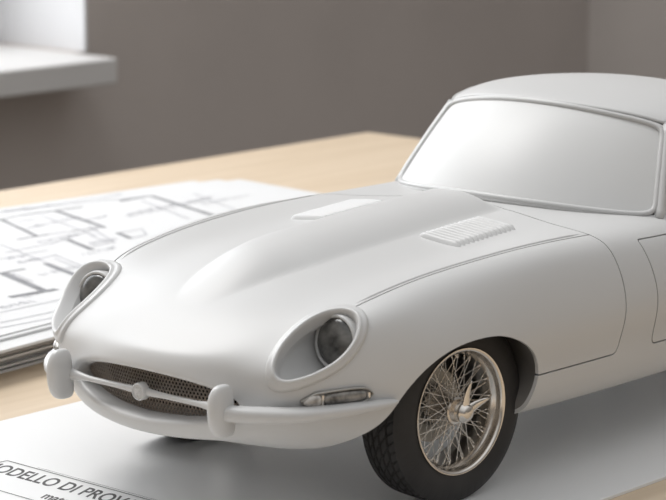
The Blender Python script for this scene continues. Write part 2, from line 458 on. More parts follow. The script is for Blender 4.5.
# ---- louvres on the bonnet
for sg in (1, -1):
    for k in range(13):
        x0 = (-.318 if sg > 0 else -.330)-k*.0262; y0, y1 = (.232, .418) if sg > 0 else (.205, .392)
        rows = []
        for t in np.linspace(0, 1, 15):
            y = y0+(y1-y0)*t; e = max(0., 1-abs(2*t-1)**9)**.5
            row = []
            for (dx, h) in [(.0125,-.003),(.0080,.0060),(.004,.0125),(-.001,.0170),(-.0045,.0172),(-.0062,.0140),(-.0068,-.003)]:
                p, nn = drop((x0+dx*(.55+.45*e), sg*y, .85), (0,0,1)); row.append(p+np.array([0,0,1])*(h*e if h > 0 else h))
            rows.append(row)
        recalc(MB().grid(rows).build('louvre', 'clay', bonnet, sharp=50))

# ---- mouth: grille, bar, badge
gm = MB(); R = .0080; t6 = [PI/6+k*PI/3 for k in range(6)]
def gx(y): return .790-.58*y*y
w = R*math.sqrt(3); rowi = 0; z = .427-.084
while z < .427+.084:
    y = -.40+(w/2 if rowi % 2 else 0)
    while y < .40:
        if (y/.385)**2+((z-.427)/.080)**2 < 1:
            o = [(gx(y+R*math.cos(t))+.0, y+R*math.cos(t), z+R*math.sin(t)) for t in t6]
            i = [(gx(y+R*.74*math.cos(t))+.003, y+R*.74*math.cos(t), z+R*.74*math.sin(t)) for t in t6]
            b = [(p[0]-.004, p[1], p[2]) for p in i]
            gm.add(o+i+b, [(k, (k+1) % 6, 6+(k+1) % 6, 6+k) for k in range(6)]+[(6+k, 6+(k+1) % 6, 12+(k+1) % 6, 12+k) for k in range(6)])
        y += w
    z += R*1.5; rowi += 1
gm.build('grille', 'mesh_metal', car, smooth=False)
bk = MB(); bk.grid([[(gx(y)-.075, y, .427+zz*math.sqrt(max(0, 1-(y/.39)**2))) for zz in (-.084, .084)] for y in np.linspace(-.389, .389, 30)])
bk.build('grille_shade_sheet', 'dark', car)  # added sheet, its black colour stands in for shade behind the grille
ys = np.linspace(-.36, .36, 41)
bar = MB().tube([(.830-.02*y*y, y, .4275) for y in ys], [.011+.003*math.exp(-(y/.06)**2)+.012*max(0, (abs(y)-.27)/.09)**1.2 for y in ys], 14, ry=[.0095+.005*math.exp(-(y/.07)**2)+.014*max(0, (abs(y)-.25)/.11)**1.2 for y in ys])
gb = recalc(bar.build('grille_bar', 'clay_trim', car))
bd = MB().lathe([(-.012,.030),(.010,.030),(.015,.0285),(.017,.026),(.0155,.0235),(.013,.0225),(.0135,.012),(.0135,.0002)], (.836,0,.4275), 48, axis='x')
badge = recalc(bd.build('badge', 'clay_trim', car, sharp=40)); badge['label'] = 'round raised medallion with a small worn relief face'
rel = MB()
def blob(c, r, n=10):
    G_ = [[(c[0]+r[0]*math.cos(a), c[1]+r[1]*math.sin(a)*math.cos(b), c[2]+r[2]*math.sin(a)*math.sin(b)) for b in np.linspace(0, 2*PI, n, endpoint=False)] for a in np.linspace(.02, PI/2, 7)]
    rel.grid(G_, cv=True)
for c, r in [((0.849,0,.4255),(.006,.013,.016)),((0.849,-.009,.438),(.004,.0045,.0045)),((0.849,.009,.438),(.004,.0045,.0045)),((0.852,0,.421),(.007,.006,.0055)),((0.852,-.0055,.431),(.004,.0028,.002)),((0.852,.0055,.431),(.004,.0028,.002)),((0.852,0,.4135),(.005,.005,.0022))]: blob(c, r)
recalc(rel.build('relief', 'clay_trim', badge))

# ---- overriders and bumper blades
def superell(c, r, e1=.75, e2=.8, n=32, m_=24, warp=None):
    sp = lambda v, e: math.copysign(abs(v)**e, v)
    G_ = []
    for i in range(m_+1):
        u = -PI/2+PI*i/m_; row = []
        for k in range(n):
            w_ = 2*PI*k/n
            p = [r[0]*sp(math.cos(u), e1)*sp(math.cos(w_), e2), r[1]*sp(math.cos(u), e1)*sp(math.sin(w_), e2), r[2]*sp(math.sin(u), e1)]
            if warp: p = warp(p)
            row.append((c[0]+p[0], c[1]+p[1], c[2]+p[2]))
        G_.append(row)
    return G_
for sg in (1, -1):
    def warp(p):
        t = p[2]/.088
        k = 1-.20*max(0, t)**2-.10*max(0, -t)**2
        return [p[0]*k-.012*t*t+.006*t, p[1]*(1-.30*max(0, t)**2-.06*max(0, -t)), p[2]]
    ov = MB().grid(superell((.864, .390 if sg > 0 else -.362, .431), (.050,.029,.086), .5, .75, warp=warp), cv=True)
    recalc(ov.build('overrider', 'clay_trim', car))
    path = smooth_open([(.868,.375,.426,.020,.024),(.852,.425,.426,.024,.025),(.800,.505,.425,.028,.0245),(.715,.588,.424,.029,.023),(.620,.648,.427,.027,.020),(.520,.694,.431,.024,.0165),(.440,.724,.434,.018,.012),(.405,.735,.436,.010,.007),(.397,.738,.437,.004,.003)], 8)
    rows = []
    for i, q in enumerate(path):
        T = path[min(i+1, len(path)-1)][:3]-path[max(i-1, 0)][:3]; T /= np.linalg.norm(T)
        out = np.cross(T, (0,0,-1)); out /= np.linalg.norm(out)
        if out[0] < 0: out = -out
        row = []
        for k in range(20):
            t = 2*PI*k/20; cx_, cz_ = math.cos(t), math.sin(t)
            ox = (q[3] if cx_ > 0 else q[3]*1.9)*math.copysign(abs(cx_)**.8, cx_); oz = q[4]*math.copysign(abs(cz_)**.7, cz_)
            if oz > 0 and cx_ > 0: oz *= (1-.12*cx_)
            p = q[:3]+out*ox+np.array([0,0,1])*oz
            if sg < 0: p = p-np.array([.016,.018,0])
            row.append(p*[1,sg,1])
        rows.append(row)
    mb = MB().grid(rows, cv=True); nn_ = 20; L = len(rows)
    mb.f.append(tuple(range(nn_))); mb.f.append(tuple((L-1)*nn_+k for k in range(nn_)))
    recalc(mb.build('bumper_blade', 'clay_trim', car))
    # ---- indicator lamp: long lozenge on the wing above the blade
    def side_pt(x, z, h=0.):
        p, nn = drop((x, sg*.62, z), np.array([.45, sg*.89, 0.]), .4)
        return p+nn*h
    def along(s_):      # s_ 0..1 from the front end to the rear end
        return .708+(.434-.708)*s_, .461+(.470-.461)*s_
    def lozenge(s0, s1, hz, prof, rowsn=60, nose=.20, tail=.12, px=1.):
        # closed outline in (s,z)
        out = []
        for t in np.linspace(0, 2*PI, rowsn, endpoint=False):
            c, s_ = math.cos(t), math.sin(t)
            out.append((math.copysign(abs(c)**.55, c), math.copysign(abs(s_)**.7, s_)))
        g = []
        for (k, kz, h) in prof:
            row = []
            for (c, s_) in out:
                u = .5+.5*c*k; taper = min(1, (u+.02)/nose)**.6*min(1, (1.02-u)/tail)**.6
                x, z = along(s0+(s1-s0)*u); row.append(side_pt(x, z+s_*hz*kz*taper, h))
            g.append(row)
        return g
    lampo = recalc(MB().grid(lozenge(0, 1, .029, [(1.0,1.0,-.004),(1.0,1.0,.008),(.985,.93,.015),(.955,.78,.016),(.945,.72,.010)]), cv=True).build('indicator_lamp', 'steel', car))
    recalc(MB().grid(lozenge(.30, .90, .0195, [(1.0,1.0,.006),(.99,.9,.013),(.95,.7,.017),(.6,.4,.019),(.01,.01,.020)], nose=.02, tail=.02), cv=True).build('lens', 'glass_pale', lampo))['label'] = 'mottled dark oblong rear lens'
    recalc(MB().grid(lozenge(.03, .27, .0225, [(1.0,1.0,.006),(.98,.9,.014),(.9,.7,.022),(.5,.4,.026),(.01,.01,.027)], nose=.5, tail=.05), cv=True).build('lens', 'lens_clear', lampo))['label'] = 'brighter pointed front lens'
    for ss in (.285, .93):
        x, z = along(ss); mb = MB()
        mb.grid([[side_pt(x-.006*c, z+zz, .016+.005*math.sin(math.pi*(c+1)/2)) for c in np.linspace(-1, 1, 5)] for zz in np.linspace(-.018 if ss < .5 else -.008, .018 if ss < .5 else .008, 7)])
        recalc(mb.build('lens_strap', 'chrome', lampo))

# ---- wheels
WR, RIMR = .319, .214
def wheel(cx, sg, first=None):
    W = empty('wheel', (cx, sg*.59, WR), car)
    # tyre with tread blocks
    prof = [(-.092,.207),(-.099,.220),(-.103,.250),(-.100,.275),(-.094,.292),(-.088,.300)]
    tread = np.linspace(-.084, .084, 45)
    prof2 = [(a, .3085-.35*a*a) for a in tread]
    prof3 = [(-a, r) for a, r in prof[::-1]]
    full = prof+prof2+prof3; full = [(a, r*WR/.309 if r > .23 else r+.004) for a, r in full]
    NT = 600; th = np.arange(NT)*2*PI/NT
    Gt = np.empty((len(full), NT, 3))
    for i, (a, r) in enumerate(full):
        rr = np.full(NT, r)
        if abs(a) <= .0841:
            for gpos in (-.048, -.016, .018, .050):
                if abs(a-gpos) < .0035: rr = rr-.007
            side = abs(a) > .052
            ph = th*(56 if side else 44)/(2*PI)+(abs(a)*20 if side else a*26)
            sip = (ph % 1) < (.15 if side else .20)
            if not (side and abs(a) > .083): rr = np.where(sip, rr-.005, rr)
        elif .278 < r < .304:
            ph = th*56/(2*PI)+abs(a)*20; rr = np.where((ph % 1) < .15, rr-.0025, rr)
        Gt[i] = np.stack([rr*np.sin(th), np.full(NT, (a if a > 0 else a*.74)*sg), rr*np.cos(th)], 1)
    recalc(MB().grid(Gt, cv=True).build('tyre', 'rubber', W, sharp=38))
    # rim: outer lip, dish and barrel
    rp = [(.097,.214),(.101,.2145),(.103,.2135),(.103,.2125),(.1015,.207),(.0985,.2025),(.090,.2005),(.078,.1985),(.070,.195),(.062,.188),(.050,.1865),(.0,.186),(-.05,.187),(-.065,.20),(-.072,.212),(-.072,.216)]
    rp = [(a*sg, r*1.02) for a, r in rp]
    recalc(MB().lathe(rp, (0,0,0), 96).build('rim', 'chrome', W, sharp=45))
    # hub shell
    hp = [(-.02,.060),(.0,.050),(.03,.040),(.062,.036),(.070,.047),(.078,.047),(.080,.040),(.090,.036),(.096,.034),(.098,.001)]
    recalc(MB().lathe([(a*sg, r) for a, r in hp], (0,0,0), 40).build('hub', 'chrome', W, sharp=40))
    # brake disc and caliper behind the spokes
    dp = [(-.062,.001),(-.050,.001),(-.050,.055),(-.040,.060),(-.030,.075),(-.030,.128),(-.042,.128),(-.042,.075)]
    recalc(MB().lathe([(a*sg, r) for a, r in dp], (0,0,0), 64).build('brake_disc', 'steel', W, sharp=40))
    cal = MB(); g = []
    for t in np.linspace(-.45, .45, 9):
        g.append([((r)*math.cos(t), a*sg, r*math.sin(t)) for a, r in [(-.062,.085),(-.005,.090),(.002,.105),(-.002,.138),(-.03,.146),(-.062,.142)]])
    cal.grid(g, cv=True); cal.f.append(tuple(range(6))); cal.f.append(tuple(48+k for k in range(6)))
    recalc(cal.build('brake_caliper', 'steel', W, sharp=40))
    # laced spokes: an outer set from the nose of the hub, inner sets from its tail
    def spoke(a0, ah, y0, y1, r0, r1):
        p0 = np.array([r0*math.sin(ah), y0*sg, r0*math.cos(ah)]); p1 = np.array([r1*math.sin(a0), y1*sg, r1*math.cos(a0)])
        mb = MB().tube([p0, p0*.9+p1*.1, p0*.1+p1*.9, p1], [.0019,.0015,.0015,.0016], 6, up=(0,1,0))
        d = (p1-p0)/np.linalg.norm(p1-p0); mb.tube([p1-d*.013, p1-d*.009, p1+d*.002], [.0026,.0034,.0034], 6, up=(0,1,0))
        return mb.build('spoke', 'chrome', W)
    for k in range(36):
        a = 2*PI*k/36; tw = math.radians(38)*(1 if k % 2 else -1)
        spoke(a, a+tw, .074, .050, .046, .187)
    for k in range(36):
        a = 2*PI*(k+.5)/36; tw = math.radians(48)*(1 if k % 2 else -1)
        spoke(a, a+tw, -.004, .062 if k % 2 else .025, .052, .188)
    # knock-off spinner with swept ears
    ko = empty('knock_off', (0,0,0), W)
    recalc(MB().lathe([(a*sg, r) for a, r in [(.090,.032),(.106,.033),(.112,.036),(.119,.036),(.124,.030),(.132,.026),(.136,.020),(.137,.001)]], (0,0,0), 40).build('centre_cap', 'chrome', ko, sharp=35))
    for ang, lk, wk in ((95, 1.30, .62), (30, 1.10, .75)):
        t = math.radians(ang); e = np.array([-math.cos(t), 0, math.sin(t)]); pr = np.array([-math.sin(t), 0, -math.cos(t)])
        rows = []
        for s_, wd, yy, th_ in [(0,.030,.118,.010),(.025,.028,.120,.009),(.045,.023,.124,.0075),(.062,.017,.131,.006),(.078,.010,.139,.0045),(.088,.004,.144,.003)]:
            rows.append([e*s_*lk+pr*(wd*wk*math.cos(q)+.10*s_)+np.array([0, sg*(yy+th_*math.sin(q)), 0]) for q in np.linspace(0, 2*PI, 14, endpoint=False)])
        mb = MB().grid(rows, cv=True); mb.f.append(tuple(5*14+k for k in range(14)))
        recalc(mb.build('ear', 'chrome', ko))
    return W
def copy_tree(o, parent):
    c = o.copy(); COL.objects.link(c); c.parent = parent
    for ch in list(o.children): copy_tree(ch, c)
    return c
wl = wheel(0, 1)
w2 = copy_tree(wl, car); w2.location = (-2.44*S, .59*S, WR*S)
for cx in (0, -2.44):
    w_ = copy_tree(wl, car); w_.location = (cx*S, -.59*S, WR*S); w_.rotation_euler = (0, 0, PI if cx else PI-math.radians(4))

wl.rotation_euler = (0, 0, -math.radians(4))

# ---- windscreen, frame, hard top
def wbase(y): return np.array([-.925-.30*(abs(y)/.62)**2.2, y, .866-.055*(y/.62)**2])
def wtop(y): return np.array([-1.265-.163*(abs(y)/.512)**2, y, 1.190-.068*(y/.512)**2])
def wpt(u, t):
    """u -1..1 across, t 0..1 up"""
    b = wbase(.62*u); a = wtop(.512*u); p = b*(1-t)+a*t
    nrm_ = np.array([.55,.35*u,.7]); nrm_ /= np.linalg.norm(nrm_)
    return p+nrm_*.030*4*t*(1-t)*(1-.85*u*u)
def round_rect(c, s_, r=.11):
    return c, s_
N = 160; per = []
for k in range(N):          # superellipse outline, nearly a rectangle with rounded corners
    t = 2*PI*k/N; c, s_ = math.cos(t), math.sin(t)
    e = .13
    per.append((math.copysign(abs(c)**e, c), math.copysign(abs(s_)**(e), s_)))
# even the spacing of the outline
pp = np.array(per+[per[0]]); dd_ = np.linalg.norm(np.diff(pp*[1.2,.5], axis=0), axis=1); cs = np.concatenate([[0], np.cumsum(dd_)])
q = np.linspace(0, cs[-1], 241)[:-1]; per = np.stack([np.interp(q, cs, pp[:,0]), np.interp(q, cs, pp[:,1])], 1)
def on(u, v, k=1., off=0.):
    p = wpt(u*k, .5+.5*v*k)
    if off:
        p = p+np.array([.55,.35*u,.7])/.96*off
    return p
rows = [[on(u, v, k) for u, v in per] for k in np.linspace(.001, .985, 16)]
ws = recalc(MB().grid(rows, cv=True).build('windscreen', 'screen', car))
ws['label'] = 'opaque pale satin windscreen'
for k, r, nm, off in ((.992, .0105, 'windscreen_frame', .003), (1.028, .0085, 'windscreen_frame', -.004)):
    pts = []
    for u, v in per:
        kk = k; pts.append(on(u, v, 1., off)+(on(u, v, 1.)-on(u, v, .9))*(k-1)*10*np.array([1,1,1]))
    recalc(MB().tube(pts, r, 10, closed=True).build(nm, 'clay_trim', ws if k < 1 else car))
# the cabin under and behind the screen: roof loft
def roof_pt(u, w_):
    """u -1..1 across, w_ 0..1 front to rear edge (above the screen to the foot of the rear window)"""
    kn = [0, .06, .16, .35, .58, .78, 1.]
    cx_ = cubic(kn, np.array([[-1.268,1.198,.514,.066,.166],[-1.32,1.213,.530,.070,.155],[-1.42,1.229,.553,.078,.13],[-1.62,1.245,.580,.088,.05],[-1.92,1.232,.590,.095,.0],[-2.20,1.150,.590,.085,.0],[-2.50,.860,.600,.03,.0]]))([w_])[0]
    x, zc, hw, dz, dx = cx_
    a = abs(u)
    return np.array([x-dx*a**2, hw*u, zc-dz*(.75*a**2+.25*a**6)])
us = np.linspace(-1, 1, 49)
roof = [[roof_pt(u, w_) for u in us] for w_ in np.linspace(0, 1, 50)]
rf = MB().grid(roof)
rt = recalc(rf.build('hard_top', 'clay', car))
rm = rt.modifiers.new('Solid', 'SOLIDIFY'); rm.thickness = .0012; rm.offset = -1
for sg in (1, -1):
    rows = []
    for w_ in np.linspace(0.0, .93, 34):
        a = roof_pt(sg*.985, w_)
        xb = -1.235+(-2.40+1.235)*w_/.93
        yb = sg*(.625+.02*math.sin(PI*w_)); b = np.array([xb, yb, .800])
        rows.append([b*(1-t)+a*t+np.array([0, sg*.035*math.sin(PI*t), 0]) for t in np.linspace(0, 1, 12)])
    recalc(MB().grid(rows).build('side_window', 'screen', car))
    pl = [wpt(sg*1.0, t)+np.array([-.012, sg*.006, 0]) for t in np.linspace(-.02, 1.0, 14)]
    recalc(MB().tube(pl, .019, 12).build('screen_pillar', 'clay', car))
    ed = [roof_pt(sg*1.0, w_)+np.array([0,0,-.004]) for w_ in np.linspace(0, .9, 40)]
    recalc(MB().tube(ed, .009, 8).build('roof_gutter', 'clay_trim', car))
# ------------------------------------------------------------------ surroundings
def boxobj(name, a, b, m, parent=None, bev=0, origin=None, **k):
    o = MB().box(a, b).build(name, m, parent, smooth=False, origin=origin, **k)
    recalc(o)
    if bev: bevel(o, bev)
    return o
DZ = -.012
desk = empty('desk', (0,0,-7.3))
props(desk, 'pale wooden desk with a square back corner under the model and papers', 'desk')
boxobj('desktop', (-6.6,-5.38,DZ-.30), (5.6,3.6,DZ), 'wood', desk, .0015).location = (0,0,7.3*S)
for (x, y) in ((-6.2,-5.0),(-6.2,3.2),(5.2,-5.0),(5.2,3.2)):
    boxobj('leg', (x-.25,y-.25,-7.3), (x+.25,y+.25,DZ-.30), 'wood', desk, .002).location = (0,0,7.3*S)
board = boxobj('base_board', (-5.2,-1.295,DZ), (1.55,1.02,0), 'board', None, .0002)
props(board, 'smooth white display board lying on the desk under the model car', 'board')
# printed label box on the board
def flat_line(mb, p, q, w_, z, th_=.0006):
    p = np.array(p[:2], float); q = np.array(q[:2], float); d = q-p; l = np.linalg.norm(d); d /= l; n_ = np.array([-d[1], d[0]])*w_/2
    c = [p-n_, q-n_, q+n_, p+n_]
    zz = z+.0012+.00002*(len(mb.f) % 40)
    mb.add([(*k, zz) for k in c], [(0,1,2,3)])
lb = MB()
flat_line(lb, (.680,-.850), (.690,.05), .0045, 0); flat_line(lb, (.680,-.850), (1.00,-.860), .0045, 0); flat_line(lb, (.950,-.855), (.960,.05), .0045, 0); flat_line(lb, (.690,.05), (.96,.05), .0045, 0)
flat_line(lb, (.668,-.70), (.675,.05), .0018, 0)
o = lb.build('printed_frame', 'ink_black', board, smooth=False)
def text(s_, name, loc, size, parent, mat='ink_black', shear=0., sx=1., rot=PI/2, ext=.0003):
    cu = bpy.data.curves.new(name, 'FONT'); cu.body = s_; cu.size = size*S; cu.shear = shear; cu.extrude = ext*S; cu.offset = .0016*S
    tmp = bpy.data.objects.new(name, cu); me_ = bpy.data.meshes.new_from_object(tmp); bpy.data.objects.remove(tmp); me_.materials.clear(); me_.materials.append(M[mat])
    t = bpy.data.objects.new(name, me_); COL.objects.link(t); t.scale = (sx, 1, 1)
    t.location = [c*S for c in loc]; t.rotation_euler = (0, 0, rot); t.parent = parent
    return t
text('MODELLO DI PROVA', 'printed_title', (.803,-.855,.0004), .122, board, shear=-.5, sx=.66)
text('materiale', 'printed_title', (.915,-.415,.0004), .085, board, shear=-.5, sx=.72)

# ---- stack of drawings
rng = random.Random(4)
def sheet(z0, th_, rot, dx, dy, m, name='drawing_sheet', curl=0.):
    cs_ = [(-3.45,-2.25),(-3.62,-4.13),(.75,-4.50),(.75,-1.83)]
    g = []
    nx, ny = 14, 8
    for i in range(nx+1):
        row = []
        for j in range(ny+1):
            s_, t = i/nx, j/ny
            p = np.array(cs_[0])*(1-s_)*(1-t)+np.array(cs_[1])*(1-s_)*t+np.array(cs_[2])*s_*t+np.array(cs_[3])*s_*(1-t)
            c = np.array([-1.4,-3.2]); p = c+np.array([[math.cos(rot),-math.sin(rot)],[math.sin(rot),math.cos(rot)]])@(p-c)+[dx,dy]
            row.append((p[0], p[1], z0))
        g.append(row)
    n1 = (nx+1)*(ny+1); mb = MB(); mb.grid(g); mb.grid(np.array(g)+[0,0,th_])
    per_ = [i*(ny+1) for i in range(nx+1)]+[nx*(ny+1)+j for j in range(1, ny+1)]+[i*(ny+1)+ny for i in range(nx-1, -1, -1)]+[j for j in range(ny-1, 0, -1)]
    for a in range(len(per_)):
        i, j = per_[a], per_[(a+1) % len(per_)]; mb.f.append((i, j, j+n1, i+n1))
    o = mb.build(name, m, None, smooth=False); recalc(o); return o
z = DZ; NS_ = 17
spec = []
for k in range(NS_):
    th_ = [.012,.004,.003,.010,.012,.003,.012,.010,.003,.012,.012,.003,.013,.004,.012,.010,.004][k]; gap = rng.choice([.0006,.0008,.0016])
    spec.append((z+gap, th_)); z += gap+th_
for k, (z0, th_) in enumerate(spec):
    top = k == NS_-1
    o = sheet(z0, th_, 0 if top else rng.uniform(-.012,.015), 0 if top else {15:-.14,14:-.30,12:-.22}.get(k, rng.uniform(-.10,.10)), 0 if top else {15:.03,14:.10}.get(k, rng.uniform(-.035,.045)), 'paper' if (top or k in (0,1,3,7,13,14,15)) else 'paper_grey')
    if top:
        props(o, 'topmost white sheet of the paper stack, printed with a floor plan', 'sheet of paper'); TOP = o; ZT = z0+th_
    elif k == NS_-2: props(o, 'plain sheet directly under the floor plan sheet in the stack', 'sheet of paper', 'sheets under the floor plan')
    elif k == 0: props(o, 'lowest sheet of the paper stack, lying flat on the wooden desk', 'sheet of paper', 'sheets under the floor plan')
    else: props(o, 'sheet inside the loose stack of papers under the floor plan', 'sheet of paper', 'sheets under the floor plan')
print('stack top', ZT)
# ---- floor plan, drawn as thin raised ink on the top sheet
THICK = [((-2.193, -4.0), (-2.598, -3.95), 0.0201), ((-2.045, -3.982), (-2.179, -3.994), 0.0134), ((-2.054, -3.993), (-1.859, -3.498), 0.0235), ((-1.727, -3.496), (-1.933, -3.485), 0.0168), ((-2.42, -3.968), (-2.252, -3.417), 0.0301), ((-2.061, -3.464), (-2.226, -3.445), 0.0134), ((-2.854, -3.93), (-3.072, -3.945), 0.0235), ((-3.093, -3.934), (-2.877, -3.255), 0.0335), ((-2.868, -3.948), (-3.093, -3.934), 0.0201), ((-1.896, -3.312), (-1.792, -3.021), 0.0301), ((-2.192, -3.262), (-2.127, -3.099), 0.0301), ((-1.406, -2.933), (-1.289, -2.552), 0.0369), ((-1.111, -2.913), (-1.255, -2.908), 0.0201), ((-1.119, -2.921), (-0.969, -2.453), 0.0402), ((-0.777, -2.476), (-1.037, -2.454), 0.0402), ((-1.102, -2.911), (-1.247, -2.907), 0.0134), ((-1.116, -2.896), (-0.982, -2.493), 0.0402)]
